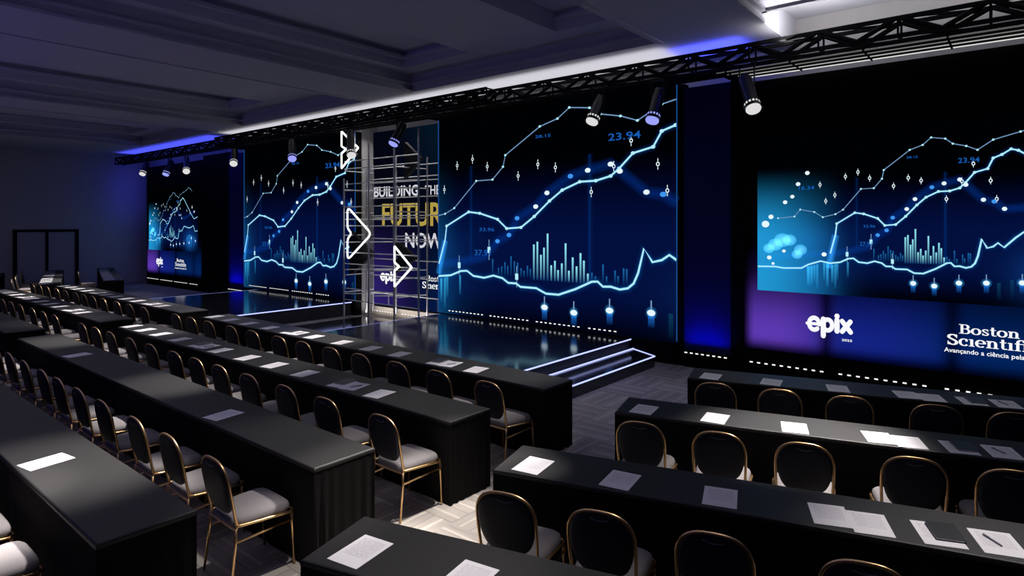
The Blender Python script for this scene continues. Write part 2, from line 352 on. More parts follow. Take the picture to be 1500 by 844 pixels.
def lerp(a, b, t): return tuple(x + (y - x) * t for x, y in zip(a, b))
def clampv(x): return max(0.0, min(1.0, x))
def sm(a, b, x):
    t = clampv((x - a) / (b - a)); return t * t * (3 - 2 * t)
def pic_bg(u, v):
    base = lerp((0.0002, 0.0004, 0.001), (0.0008, 0.0048, 0.046), sm(0.72, 0.36, v) * sm(-0.02, 0.20, v) * (0.35 + 0.65 * sm(0.62, 0.38, abs(u - 0.45) * 1.2)))
    teal = sm(0.30, 0.0, u) * sm(0.78, 0.30, v)
    base = tuple(x + y * teal for x, y in zip(base, (0.014, 0.30, 0.62)))
    w = math.exp(-((u - 0.19) / 0.09) ** 2) * sm(0.5, 0.3, v)
    base = tuple(x + y * w for x, y in zip(base, (0.002, 0.03, 0.12)))
    w2 = math.exp(-((u - 0.86) / 0.10) ** 2 - ((v - 0.17) / 0.13) ** 2)
    base = tuple(x + y * w2 for x, y in zip(base, (0.005, 0.06, 0.28)))
    # faint grid
    return base

class Pic:
    """collects the coloured shapes of a screen picture; each shape sits a hair in front of the last"""
    def __init__(self, fu, fv, ysurf, u0, u1, kx, kz):
        self.fu, self.fv, self.y, self.u0, self.u1 = fu, fv, ysurf, u0, u1
        self.kx, self.kz = kx, kz; self.layers = {}; self.n = 0
    def mb(self, k):
        if k not in self.layers: m = MB(); m.c = []; self.layers[k] = m
        return self.layers[k]
    def P(self, u, v, off): return (self.fu(min(max(u, self.u0), self.u1)), self.y - off, self.fv(v))
    def inside(self, u): return self.u0 - 1e-6 <= u <= self.u1 + 1e-6
    def clip(self, pts):
        out = []
        for a, b in zip(pts, pts[1:]):
            if b[0] < self.u0 or a[0] > self.u1: continue
            aa, bb = a, b
            if a[0] < self.u0: t = (self.u0 - a[0]) / (b[0] - a[0]); aa = (self.u0, a[1] + (b[1] - a[1]) * t)
            if b[0] > self.u1: t = (self.u1 - a[0]) / (b[0] - a[0]); bb = (self.u1, a[1] + (b[1] - a[1]) * t)
            if not out: out.append(aa)
            out.append(bb)
        return out
    def world2(self, pts): return [(self.fu(u), self.fv(v)) for u, v in pts]
    def ribbon(self, k, pts, w, off, cols=None):
        """pts in u,v; w half width in metres; cols = list of (offset fraction, colour) across for soft ribbons"""
        p = self.world2(self.clip(pts))
        if len(p) < 2: return
        m = self.mb(k); N = []
        for i in range(len(p)):
            a = p[max(0, i - 1)]; b_ = p[min(len(p) - 1, i + 1)]
            dx, dz = b_[0] - a[0], b_[1] - a[1]; l = math.hypot(dx, dz) or 1
            N.append((-dz / l, dx / l))
        prof = cols or [(-1, None), (1, None)]
        q = len(prof); base = len(m.v)
        for (x, z), (nx, nz) in zip(p, N):
            for f, c in prof:
                m.v.append((x + nx * w * f, self.y - off, z + nz * w * f)); m.c.append(c or (1, 1, 1))
        for i in range(len(p) - 1):
            for j in range(q - 1):
                a = base + i * q + j; m.f.append((a, a + 1, a + q + 1, a + q))
    def disc(self, k, u, v, rx, rz, off, n=12, c0=None, c1=None):
        if not self.inside(u): return
        x, z = self.fu(u), self.fv(v); m = self.mb(k); base = len(m.v)
        xa, xb = self.fu(self.u0), self.fu(self.u1)
        m.v.append((x, self.y - off, z)); m.c.append(c0 or (1, 1, 1))
        for i in range(n):
            a = 2 * PI * i / n; m.v.append((min(max(x + rx * math.cos(a), xa), xb), self.y - off, z + rz * math.sin(a))); m.c.append(c1 or (1, 1, 1))
        for i in range(n): m.f.append((base, base + 1 + i, base + 1 + (i + 1) % n))
    def ring(self, k, u, v, rx, rz, th, off, n=14):
        if not self.inside(u): return
        x, z = self.fu(u), self.fv(v); m = self.mb(k); base = len(m.v)
        for i in range(n):
            a = 2 * PI * i / n
            for s in (1.0, th):
                m.v.append((x + rx * s * math.cos(a), self.y - off, z + rz * s * math.sin(a))); m.c.append((1, 1, 1))
        for i in range(n):
            j = (i + 1) % n; m.f.append((base + 2*i, base + 2*j, base + 2*j + 1, base + 2*i + 1))
    def rect(self, k, u, v0, v1, hw, off, c0=None, c1=None):
        if not self.inside(u): return
        x = self.fu(u); m = self.mb(k); base = len(m.v)
        z0, z1 = self.fv(v0), self.fv(v1)
        for (xx, zz, c) in ((x - hw, z0, c0), (x + hw, z0, c0), (x + hw, z1, c1), (x - hw, z1, c1)):
            m.v.append((xx, self.y - off, zz)); m.c.append(c or (1, 1, 1))
        m.f.append((base, base + 1, base + 2, base + 3))
    def finish(self, parent, names):
        for k, m in self.layers.items():
            o = m.build(names[k][0], names[k][1], parent)
            att = o.data.color_attributes.new('pixel', 'FLOAT_COLOR', 'POINT')
            for i, c in enumerate(m.c): att.data[i].color = (*c, 1)

def pixel_panel(name, parent, x0, x1, z0, z1, y, fn, nx, nz):
    m = MB(); cols = []
    for j in range(nz + 1):
        for i in range(nx + 1):
            s, t = i / nx, j / nz; m.v.append((x0 + (x1 - x0) * s, y, z0 + (z1 - z0) * t)); cols.append(fn(s, t))
    for j in range(nz):
        for i in range(nx):
            a = j * (nx + 1) + i; m.f.append((a, a + 1, a + nx + 2, a + nx + 1))
    o = m.build(name, M['screen'], parent)
    att = o.data.color_attributes.new('pixel', 'FLOAT_COLOR', 'POINT')
    for i, c in enumerate(cols): att.data[i].color = (*c, 1)
    return o

def text_mb(mb, s, x0, x1, z0, z1, y, bold=0.0, fit_h=True):
    """flat lettering fitted to a rectangle on the plane y"""
    cu = bpy.data.curves.new('lettering', 'FONT'); cu.body = s; cu.size = 1; cu.offset = bold; cu.resolution_u = 3
    o = bpy.data.objects.new('lettering', cu); COL.objects.link(o)
    dg = bpy.context.evaluated_depsgraph_get(); dg.update(); me = o.evaluated_get(dg).to_mesh()
    vs = [v.co.copy() for v in me.vertices]; fs = [tuple(p.vertices) for p in me.polygons]
    o.evaluated_get(dg).to_mesh_clear(); bpy.data.objects.remove(o); bpy.data.curves.remove(cu)
    xa, xb = min(v.x for v in vs), max(v.x for v in vs); ya, yb = min(v.y for v in vs), max(v.y for v in vs)
    mb.add([(x0 + (v.x - xa) / (xb - xa) * (x1 - x0), y, z0 + (v.y - ya) / (yb - ya) * (z1 - z0)) for v in vs], [f for f in fs])
    if mb.c is not None: mb.c += [(1, 1, 1)] * len(vs)

def draw_chart(pic, s, thick):
    """s: size factor for dots; kx, kz stretch"""
    kx, kz = pic.kx, pic.kz
    g = 'glow'
    # vertical light beams
    for u, v0, v1, a in ((0.32, 0.28, 0.70, 0.7), (0.561, 0.21, 0.71, 1.0)):
        pic.ribbon(g, [(u - 1e-5, v0), (u, (v0 + v1) / 2), (u + 1e-5, v1)], 0.04 * kx, 0.001, [(-1, (0, 0, 0)), (-0.35, (0, 0.003 * a, 0.018 * a)), (0, (0.0, 0.016 * a, 0.085 * a)), (0.35, (0, 0.003 * a, 0.018 * a)), (1, (0, 0, 0))])
    # broad soft band behind
    pic.ribbon(g, BAND, 0.075 * s, 0.002, [(-1, (0, 0, 0)), (-0.45, (0.0, 0.008, 0.06)), (0, (0.0, 0.013, 0.10)), (0.45, (0.0, 0.008, 0.06)), (1, (0, 0, 0))])
    pic.ribbon(g, MAIN, 0.05 * s, 0.003, [(-1, (0, 0, 0)), (-0.45, (0, 0.006, 0.03)), (0, (0.0, 0.06, 0.22)), (0.45, (0, 0.006, 0.03)), (1, (0, 0, 0))])
    pic.ribbon(g, BOT, 0.06 * s, 0.004, [(-1, (0, 0, 0)), (-0.45, (0, 0.008, 0.035)), (0, (0.0, 0.08, 0.26)), (0.45, (0, 0.008, 0.035)), (1, (0, 0, 0))])
    pic.ribbon(g, [(0.236, 0.16), (0.245, 0.25), (0.257, 0.36)], 0.06 * s, 0.0045, [(-1, (0, 0, 0)), (0, (0.02, 0.22, 0.6)), (1, (0, 0, 0))])
    # hanging streaks below the lower line
    for u, v0, v1, a, w in ((0.172,0.165,0.045,1.0,1.3),(0.182,0.17,0.05,0.9,1),(0.191,0.175,0.07,0.7,1),(0.20,0.18,0.03,0.6,1),(0.222,0.19,0.085,0.7,1),(0.232,0.19,0.045,1.0,1.1),(0.247,0.18,0.07,0.9,1),(0.256,0.185,0.04,0.7,1),(0.262,0.19,0.09,0.6,1),(0.294,0.20,0.11,0.7,0.8),(0.69,0.12,0.03,0.08,1.2),(0.72,0.14,0.04,0.06,1.2),(0.80,0.22,0.03,0.7,1.4),(0.815,0.25,0.08,0.6,1.4),(0.845,0.26,0.02,0.9,1.6),(0.87,0.25,0.05,0.9,1.3),(0.89,0.24,0.06,0.6,1.3),(0.93,0.23,0.05,0.5,1.3)):
        pic.rect(g, u, v1, v0, 0.016 * kx * w, 0.005, (0, 0.02 * a, 0.05 * a), (0.03 * a, 0.36 * a, 0.62 * a))
    # bars
    for u, v in BARS: pic.rect('bars', u, 0.205, v, 0.0095 * kx, 0.006, (0.0, 0.03, 0.14), (0.28, 0.80, 0.92))
    for u, v in DIM: pic.rect('dimbars', u, 0.212, v, 0.008 * kx, 0.006, (0.0, 0.012, 0.07), (0.01, 0.12, 0.36))
    # dots with drops
    for u, v in DROP:
        pic.rect(g, u, v - 0.055, v, 0.028 * kx, 0.005, (0, 0, 0), (0.01, 0.12, 0.5))
        pic.rect('ticks', u, v, v + 0.045, 0.006 * kx, 0.007)
        pic.disc(g, u, v, 0.065 * s, 0.065 * s, 0.0055, 16, (0.03, 0.3, 0.7), (0, 0, 0))
        pic.disc('dots', u, v, 0.040 * kx * 0.9, 0.033 * kz, 0.008)
    for u, v in SQ:
        pic.rect('ticks', u, v - 0.045, v + 0.045, 0.005 * kx, 0.007)
        pic.rect('small', u, v - 0.013, v + 0.013, 0.018 * kx, 0.008)
    for u, v in DIA:
        pic.ring('dots', u, v, 0.020 * kx ** 0.7, 0.027 * kz ** 0.8, 0.55, 0.008)
        pic.rect('dots', u, v + 0.010, v + 0.020, 0.003 * kx, 0.008); pic.rect('dots', u, v - 0.020, v - 0.010, 0.003 * kx, 0.008)
    # lines
    pic.ribbon('thin', UP, thick * 0.38, 0.009)
    pic.ribbon('main', MAIN, thick * 0.62, 0.010)
    pic.ribbon('main', BOT, thick * 0.70, 0.010)
    for u, v in UP[:-1]: pic.disc('small', u, v, 0.014 * kx, 0.014 * kz, 0.011)
    for u, v in MAIN[2:-6]: pic.disc('small', u, v, 0.019 * kx, 0.019 * kz, 0.011)
    for i, (u, v) in enumerate(BANDDOT):
        big = i not in (0, 1, 5 - 5, 4)
        pic.disc('dots' if i in (3, 4, 6, 7, 8, 9, 11) else 'blue', u, v, 0.028 * kx, 0.027 * kz, 0.0115)
    for u, v, r in BOK: pic.disc('dots', u, v, 0.040 * kx * r, 0.036 * kz * r, 0.0117)
    for u, v, r in ((0.086,0.324,1.7),(0.062,0.295,1.5),(0.11,0.325,1.4),(0.146,0.266,1.3),(0.135,0.237,1.1),(0.04,0.27,1.2)):
        pic.disc(g, u, v, 0.075 * kx * r, 0.065 * kz * r, 0.0012 + 0.0003 * r, 16, (0.16, 0.55, 0.7), (0.03, 0.2, 0.3))
    pic.mb('read')
    for s_, u, v, w, h in (('23.94', 0.619, 0.767, 0.052, 0.028), ('37.91', 0.347, 0.309, 0.036, 0.026), ('33.96', 0.357, 0.413, 0.034, 0.016), ('16.34', 0.166, 0.648, 0.05, 0.024), ('28.15', 0.475, 0.80, 0.03, 0.012)):
        if pic.inside(u - w / 2) and pic.inside(u + w / 2):
            text_mb(pic.layers['read'], s_, pic.fu(u - w / 2), pic.fu(u + w / 2), pic.fv(v - h / 2), pic.fv(v + h / 2), pic.y - 0.0095, 0.01)

M['readout'] = emission('screen_readout', (0.008, 0.10, 0.42), 1.0)
M['dot_blue'] = emission('screen_blue_dot', (0.05, 0.30, 0.85), 1.0)
NAMES = {'glow': ('chart_glow', M['glow']), 'bars': ('bar_chart', M['screen']), 'dimbars': ('dim_bar_chart', M['screen']), 'ticks': ('tick_marks', M['line_thin']), 'dots': ('chart_dots', M['dot']),
         'small': ('line_nodes', M['dot2']), 'thin': ('thin_line_graph', M['line_thin']), 'main': ('bright_line_graph', M['line_main']), 'read': ('number_readouts', M['readout']),
         'blue': ('blue_dots', M['dot_blue'])}

def light_row(parent, x0, x1, y, z, pitch=0.115, group=10, gap=0.14):
    m = MB(); x = x0; i = 0
    while x < x1 - 0.05:
        m.box(x, x + 0.047, y - 0.012, y, z - 0.009, z + 0.009); x += pitch; i += 1
        if i % group == 0: x += gap
    m.build('marker_lights', M['white_led'], parent)

# ------------------------------------------------------------------ the two big screens over the stage
YS = 10.40
def big_screen(x0, x1, label):
    z0, z1 = 0.385, 5.02
    t = thing('led_screen', label, 'screen', ((x0 + x1) / 2, YS, 0)); cx = (x0 + x1) / 2
    MB().box(x0 - cx, x1 - cx, 0, 0.2, 0.0, z1).build('housing', M['black'], t)
    u0, u1 = 0.2400, 0.6985
    fu = lambda u: x0 - cx + (u - u0) / (u1 - u0) * (x1 - x0)
    fv = lambda v: 0.4895 + 0.0 + (v * 2.53 + 1.43 - 1.281) / 0.5019 - 0.4895
    def fn(s_, t_):
        z = z0 + (z1 - z0) * t_; v = (0.5019 * z + 1.281 - 1.43) / 2.53
        return pic_bg(u0 + (u1 - u0) * s_, v)
    pixel_panel('display', t, x0 - cx, x1 - cx, z0, z1, -0.001, fn, 40, 40)
    p = Pic(fu, fv, -0.002, u0, u1, 2.35, 1.75); draw_chart(p, 1.9, 0.030); p.finish(t, NAMES)
    m = MB(); m.box(x0 - cx - 0.008, x0 - cx + 0.004, -0.02, 0.0, 0.42, 5.0); m.box(x1 - cx - 0.004, x1 - cx + 0.008, -0.02, 0, 0.42, 5.0)
    m.build('edge_light', M['edge'], t)
    light_row(t, x0 - cx + 0.35, x1 - cx - 1.2, -0.012, 0.46)
M['edge'] = emission('screen_edge_light', (0.01, 0.07, 0.25), 1.0)
big_screen(-10.82, -4.76, 'large black and blue charts screen nearer the camera, right of the scaffold')
big_screen(-20.14, -14.08, 'large black and blue charts screen farther away, left of the scaffold')

# ------------------------------------------------------------------ lettering of the sponsor logos
def pen(mb, pts, thick, thin, y, fx, fz):
    """ribbon with contrast: upright strokes thick, level strokes thin"""
    n = len(pts); L = []; R_ = []
    for i in range(n):
        a = pts[max(0, i - 1)]; b_ = pts[min(n - 1, i + 1)]; dx, dz = b_[0] - a[0], b_[1] - a[1]; l = math.hypot(dx, dz) or 1
        w = (thin + (thick - thin) * abs(dz / l) ** 1.4) / 2; nx, nz = -dz / l, dx / l
        L.append((pts[i][0] + nx * w, pts[i][1] + nz * w)); R_.append((pts[i][0] - nx * w, pts[i][1] - nz * w))
    vs = [(fx(p[0]), y, fz(p[1])) for p in L + R_]
    mb.add(vs, [(i, i + 1, n + i + 1, n + i) for i in range(n - 1)])
def arc(cx, cz, rx, rz, a0, a1, n=14): return [(cx + rx * math.cos(math.radians(a0 + (a1 - a0) * i / n)), cz + rz * math.sin(math.radians(a0 + (a1 - a0) * i / n))) for i in range(n + 1)]
def serif_glyph(ch):
    """strokes in units of x-height = 1, returns (strokes, advance); each stroke (points, thick, thin)"""
    T, t = 0.27, 0.10
    sf = lambda x, z, w=0.52: ([(x - w / 2, z), (x + w / 2, z)], t, t)
    if ch == 'B': return ([([(0.3, 0), (0.3, 1.5)], T, T), sf(0.3, 0.05, 0.6), sf(0.3, 1.45, 0.6), ([(0.3, 1.45), (0.6, 1.45)] + arc(0.6, 1.12, 0.33, 0.33, 90, -90) + [(0.3, 0.79)], T, t), ([(0.3, 0.79), (0.65, 0.79)] + arc(0.65, 0.42, 0.38, 0.37, 90, -90) + [(0.3, 0.05)], T, t)], 1.2)
    if ch == 'o': return ([(arc(0.5, 0.5, 0.38, 0.47, 0, 360, 24), T, t)], 1.02)
    if ch == 's': return ([(arc(0.4, 0.74, 0.24, 0.21, 20, 180, 8) + [(0.2, 0.66), (0.4, 0.5), (0.6, 0.38)] + arc(0.4, 0.27, 0.25, 0.22, 10, -165, 8), 0.2, 0.12), ([(0.64, 0.68), (0.64, 0.98)], 0.08, 0.08), ([(0.14, 0.02), (0.14, 0.34)], 0.08, 0.08)], 0.80)
    if ch == 'S': return ([(arc(0.55, 1.13, 0.36, 0.32, 15, 200, 10) + [(0.35, 0.9), (0.6, 0.75), (0.85, 0.58)] + arc(0.55, 0.38, 0.38, 0.34, 20, -165, 10), 0.30, 0.14), ([(0.93, 1.0), (0.93, 1.5)], 0.09, 0.09), ([(0.13, 0.0), (0.13, 0.52)], 0.09, 0.09)], 1.12)
    if ch == 't': return ([([(0.3, 1.35), (0.3, 0.25), (0.36, 0.1), (0.5, 0.05), (0.66, 0.12)], 0.25, t), ([(0.04, 0.95), (0.62, 0.95)], t, t)], 0.70)
    if ch == 'n': return ([([(0.28, 0), (0.28, 0.98)], T, T), sf(0.28, 0.05), sf(0.2, 0.95, 0.34), (arc(0.58, 0.66, 0.28, 0.3, 175, 0, 10) + [(0.86, 0.0)], T, t), sf(0.86, 0.05)], 1.18)
    if ch == 'c': return ([(arc(0.5, 0.5, 0.37, 0.47, 40, 320, 20), T, t), (arc(0.73, 0.74, 0.06, 0.06, 0, 360, 10), 0.14, 0.14)], 0.92)
    if ch == 'i': return ([([(0.28, 0), (0.28, 0.98)], T, T), sf(0.28, 0.05), sf(0.2, 0.95, 0.34)], 0.58)
    if ch == 'e': return ([([(0.14, 0.52), (0.86, 0.52)], t, t), (arc(0.5, 0.5, 0.37, 0.47, 0, 315, 22), T, t)], 0.97)
    if ch == 'f': return ([([(0.3, 0), (0.3, 1.15)] + arc(0.6, 1.15, 0.3, 0.33, 180, 30, 8), T, t), (arc(0.84, 1.3, 0.06, 0.06, 0, 360, 10), 0.14, 0.14), sf(0.3, 0.05), ([(0.04, 0.95), (0.95, 0.95)], t, t)], 0.66)
    return ([], 0.4)
def serif_word(mb, word, x0, x1, z0, xh, y):
    tot = sum(serif_glyph(c)[1] for c in word); k = (x1 - x0) / tot; x = x0
    for c in word:
        st, adv = serif_glyph(c)
        for pts, T, t in st: pen(mb, pts, T, t, y, lambda q, x=x: x + q * k, lambda q: z0 + q * xh)
        x += adv * k
def boston(mb, x0, w, z0, h, y):
    """two line serif logo: h is the height of the two lines"""
    serif_word(mb, 'Boston', x0 + w * 0.14, x0 + w * 0.80, z0 + h * 0.56, h * 0.29, y)
    serif_word(mb, 'Scientific', x0, x0 + w, z0, h * 0.33, y)
def epix(mb, x0, w, z0, h, y):
    """heavy rounded lower case wordmark"""
    k = w / 3.30; fx = lambda q: x0 + q * k; fz = lambda q: z0 + q * h / 1.62
    T = 0.34
    def rb(pts, tk=T):
        pen(mb, pts, tk, tk, y, fx, fz)
        for p in (pts[0], pts[-1]):
            n = len(mb.v); mb.add([(fx(p[0]), y, fz(p[1]))] + [(fx(p[0] + tk / 2 * math.cos(a * PI / 6)), y, fz(p[1] + tk / 2 * math.sin(a * PI / 6))) for a in range(12)], [(0, 1 + i, 1 + (i + 1) % 12) for i in range(12)])
    b0 = 0.42
    rb([(0.30, b0 + 0.44), (0.95, b0 + 0.44)], 0.20); rb(arc(0.60, b0 + 0.44, 0.36, 0.40, 0, 310, 22), 0.30); rb([(0.08, b0 + 0.44), (0.25, b0 + 0.44)], 0.20)
    rb([(1.25, b0 + 0.80), (1.25, 0.12)], 0.36); rb(arc(1.55, b0 + 0.44, 0.32, 0.36, 0, 360, 24), 0.30)
    rb([(2.20, b0 + 0.80), (2.20, b0 + 0.10)], 0.36); rb(arc(2.20, b0 + 1.08, 0.04, 0.03, 0, 360, 10), 0.28)
    rb([(2.55, b0 + 0.78), (3.12, b0 + 0.10)], 0.32); rb([(3.10, b0 + 0.78), (2.55, b0 + 0.10)], 0.32)

# ------------------------------------------------------------------ side screens with sponsor strip
def side_bg(s, t):
    # strip under the picture: purple to blue glowing fields with dark gaps
    u = s; e = sm(0.0, 0.035, u) * sm(1.0, 0.96, u)
    bot = sm(0.03, 0.16, t); top = 0.10 * sm(0.98, 0.5, t) + 0.90 * sm(0.72, 0.18, t)
    c = lerp((0.105, 0.04, 0.43), (0.007, 0.016, 0.22), sm(0.10, 0.30, u)); c = lerp(c, (0.0005, 0.016, 0.105), sm(0.34, 0.66, u))
    dark = 1 - 0.80 * math.exp(-((u - 0.245) / 0.020) ** 2) - 0.75 * math.exp(-((u - 0.555) / 0.022) ** 2) - 0.5 * math.exp(-((u - 0.86) / 0.03) ** 2)
    return tuple(max(0.0003, x * e * bot * top * dark) for x in c)
def side_screen(xi, label):
    """xi: left edge of the charts picture"""
    x0, x1 = xi - 0.24, xi + 4.86
    t = thing('sponsor_screen', label, 'screen', ((x0 + x1) / 2, YS, 0)); cx = (x0 + x1) / 2
    MB().box(x0 - cx, x1 - cx + (2.0 if xi > -10 else 0), 0, 0.2, 0.0, 4.84).build('housing', M['black'], t)
    pixel_panel('sponsor_strip', t, x0 - cx + 0.02, x1 - cx, 0.40, 2.30, -0.001, side_bg, 90, 30)
    fu = lambda u: xi - cx + u * 4.5
    fv = lambda v: 1.43 + v * 2.53
    pixel_panel('display', t, fu(0), fu(1), 1.43, 3.96, -0.004, pic_bg, 50, 40)
    p = Pic(fu, fv, -0.005, 0.0, 1.0, 1.0, 1.0); draw_chart(p, 1.0, 0.016); p.finish(t, NAMES)
    m = MB(); epix(m, xi + 0.735 - cx, 0.66, 0.77, 0.37, -0.004); m.build('sponsor_wordmark', M['txt_white'], t); m = MB(); text_mb(m, '2025', xi + 1.24 - cx, xi + 1.38 - cx, 0.745, 0.78, -0.004, 0.02); m.build('sponsor_year', M['txt_white'], t)
    m = MB(); boston(m, xi + 2.54 - cx, 0.98, 0.86, 0.29, -0.004); m.build('sponsor_wordmark', M['txt_white'], t); m = MB()
    text_mb(m, 'Avan\u00e7ando a ci\u00eancia pela vida', xi + 2.51 - cx, xi + 3.53 - cx, 0.735, 0.815, -0.004, 0.014)
    m.build('sponsor_tagline', M['txt_white'], t)
    light_row(t, x0 - cx + 0.12, x1 - cx + (2.0 if xi > -10 else -0.3), -0.012, 0.245, 0.118)
side_screen(-3.36, 'sponsor screen with charts above a purple to blue logo strip, beside the nearer column')
side_screen(-28.08, 'small looking distant sponsor screen in the corner by the blue lit left wall')

# blue lit fabric columns
for x0, x1, lab in ((-4.63, -3.81, 'blue lit fabric column between the nearer charts screen and its sponsor screen'), (-21.25, -20.2, 'blue lit fabric column left of the farther charts screen')):
    t = thing('fabric_column', lab, 'column', ((x0 + x1) / 2, 10.42, 0)); w = (x1 - x0) / 2
    MB().box(-w, w, 0, 0.16, 0.30, 4.9).build('fabric', M['blue_fabric'], t)
    MB().box(-w, w, -0.03, 0.16, 0.0, 0.30).build('plinth', M['black'], t)
    light_row(t, -w + 0.02, w - 0.02, -0.03, 0.25, 0.10, 20)

# ------------------------------------------------------------------ banner in the recess
t = thing('event_banner', 'navy banner behind the scaffold with white and gold event lettering', 'banner', (-12.4, 11.0, 0))
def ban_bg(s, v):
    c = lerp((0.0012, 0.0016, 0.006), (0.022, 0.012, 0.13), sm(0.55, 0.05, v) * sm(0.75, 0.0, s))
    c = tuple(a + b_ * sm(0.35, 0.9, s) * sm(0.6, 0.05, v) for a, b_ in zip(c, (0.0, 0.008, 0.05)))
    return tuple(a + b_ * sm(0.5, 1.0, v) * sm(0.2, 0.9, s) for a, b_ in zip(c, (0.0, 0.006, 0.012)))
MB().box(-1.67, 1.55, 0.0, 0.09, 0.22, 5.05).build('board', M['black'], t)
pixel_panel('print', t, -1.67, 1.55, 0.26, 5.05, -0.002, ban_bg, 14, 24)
bx = lambda X: X + 12.4
m = MB(); text_mb(m, 'BUILDING', bx(-14.04), bx(-12.2), 3.24, 3.53, -0.006, 0.022); text_mb(m, 'THE', bx(-11.95), bx(-11.40), 3.25, 3.49, -0.006, 0.012)
text_mb(m, 'NOW', bx(-12.72), bx(-11.30), 1.87, 2.27, -0.006, 0.018)
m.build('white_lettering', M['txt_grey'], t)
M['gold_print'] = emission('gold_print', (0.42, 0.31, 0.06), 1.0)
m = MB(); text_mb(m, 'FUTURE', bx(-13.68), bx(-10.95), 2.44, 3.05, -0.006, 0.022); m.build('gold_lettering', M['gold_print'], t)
m = MB(); epix(m, bx(-13.78), 0.72, 0.86, 0.34, -0.006); m.build('sponsor_wordmark', M['txt_white'], t); m = MB(); boston(m, bx(-12.06), 1.15, 0.84, 0.34, -0.006); m.build('sponsor_wordmark', M['txt_white'], t)
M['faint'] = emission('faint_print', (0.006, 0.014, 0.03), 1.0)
m = MB()
for k in range(3):
    x = bx(-14.0) + k * 0.10; pen(m, [(x, 2.65), (x + 0.10, 2.80), (x, 2.95)], 0.03, 0.03, -0.006, lambda q: q, lambda q: q)
m.build('chevron_print', M['faint'], t)
MB().box(-1.67, 1.55, -0.07, 0.06, 0.0, 0.22).build('base_board', M['beige'], t)
light_row(t, -1.55, 1.2, -0.071, 0.10, 0.115, 9)

# ------------------------------------------------------------------ scaffold with arrow signs
t = thing('scaffold', 'galvanised tube scaffold standing in the gap between the charts screens', 'scaffold', (-12.5, 10.3, 0))
o3 = lambda X, Y, Z: (X + 12.5, Y - 10.3, Z)
posts = [(-13.9, 9.90, 3.7), (-12.85, 9.90, 4.55), (-11.86, 9.90, 4.35), (-10.98, 9.90, 4.75), (-13.80, 10.56, 4.2), (-13.9, 10.86, 4.1), (-12.93, 10.86, 4.3), (-11.72, 10.86, 4.2)]
for X, Y, Z in posts: MB().tube([o3(X, Y, 0.025), o3(X, Y, Z)], 0.024, 8).build('post', M['scaffold'], t)
rails = []
for z in (0.50, 0.80, 1.45, 1.75, 2.45, 2.95, 3.55, 3.95, 4.15): rails.append(((-13.9, 9.93, z), (-10.98, 9.93, z)))
for z in (0.62, 1.10, 1.55, 2.10, 2.72, 3.20, 3.62, 3.72, 4.02): rails.append(((-13.95, 10.83, z), (-11.0, 10.83, z)))
for z in (0.70, 1.15, 2.20, 2.80, 3.40, 3.90):
    rails.append(((-13.88, 9.9, z), (-13.88, 10.86, z))); rails.append(((-11.84, 9.9, z), (-11.74, 10.86, z)))
for z in (0.66, 1.30, 2.02, 2.62, 3.38): rails.append(((-13.86, 9.88, z), (-12.93, 10.88, z))); rails.append(((-12.6, 9.88, z + 0.03), (-11.72, 10.88, z + 0.03)))
for a, b_ in rails: MB().tube([o3(*a), o3(*b_)], 0.014, 6).build('rail', M['rail'], t)
for X, z0, z1 in ((-13.2, 0.3, 0.62), (-11.3, 0.3, 0.62)): MB().tube([o3(X, 10.83, z0), o3(X, 10.83, z1)], 0.014, 6).build('strut', M['scaffold'], t)

def rounded(poly, r, n=5):
    out = []; m_ = len(poly)
    for i in range(m_):
        p0, p1, p2 = (Vector(poly[i - 1]), Vector(poly[i]), Vector(poly[(i + 1) % m_]))
        a = (p0 - p1).normalized(); c = (p2 - p1).normalized(); d_ = min(r, (p0 - p1).length * 0.4, (p2 - p1).length * 0.4)
        q0, q1 = p1 + a * d_, p1 + c * d_
        for k in range(n + 1):
            s = k / n; out.append(tuple(q0 * (1 - s) ** 2 + p1 * (2 * s * (1 - s)) + q1 * s * s))
    return out
def arrow(label, x, y, z, w, h, lit, notch=0.18, rad=0.06, depth=0.10):
    """chevron arrow pointing right: x = left edge, z = middle"""
    t = thing('arrow_sign', label, 'sign', (x, y, z), 0, 'arrow signs on the scaffold')
    poly = [(0, h / 2), (w, 0), (0, -h / 2), (0, -h * 0.10), (w * notch, 0), (0, h * 0.10)]
    pr = rounded(poly, rad)
    if lit: MB().tube([(p[0], 0, p[1]) for p in pr], 0.026, 6, closed=True).build('neon_outline', M['neon'], t)
    if lit != 'open':
        pin = [(p[0], p[1]) for p in pr]
        MB().loft([[(p[0], 0.03, p[1]) for p in pin], [(p[0], 0.03 + depth, p[1]) for p in pin]]).build('board', M['arrow_body'], t)
    return t
arrow('large white outlined arrow sign on the left of the scaffold, at mid height', -13.69, 9.86, 2.25, 1.0, 1.40, 'open', rad=0.16)
arrow('white outlined arrow sign low on the scaffold, in front of the sponsor lettering', -11.80, 9.86, 1.47, 0.62, 0.98, 'open', 0.28, 0.02)
arrow('white outlined arrow sign at the top left of the scaffold', -13.95, 9.86, 4.46, 0.72, 0.98, 'open', 0.28, 0.02)
arrow('unlit black arrow board behind the large outlined arrow', -14.05, 10.15, 1.72, 1.0, 1.25, False)
arrow('unlit black arrow board just above the low outlined arrow', -12.35, 10.3, 1.66, 0.80, 0.86, False)
arrow('unlit dark arrow board high on the scaffold under a blue spotlight', -12.0, 10.3, 4.1, 0.62, 0.95, False)

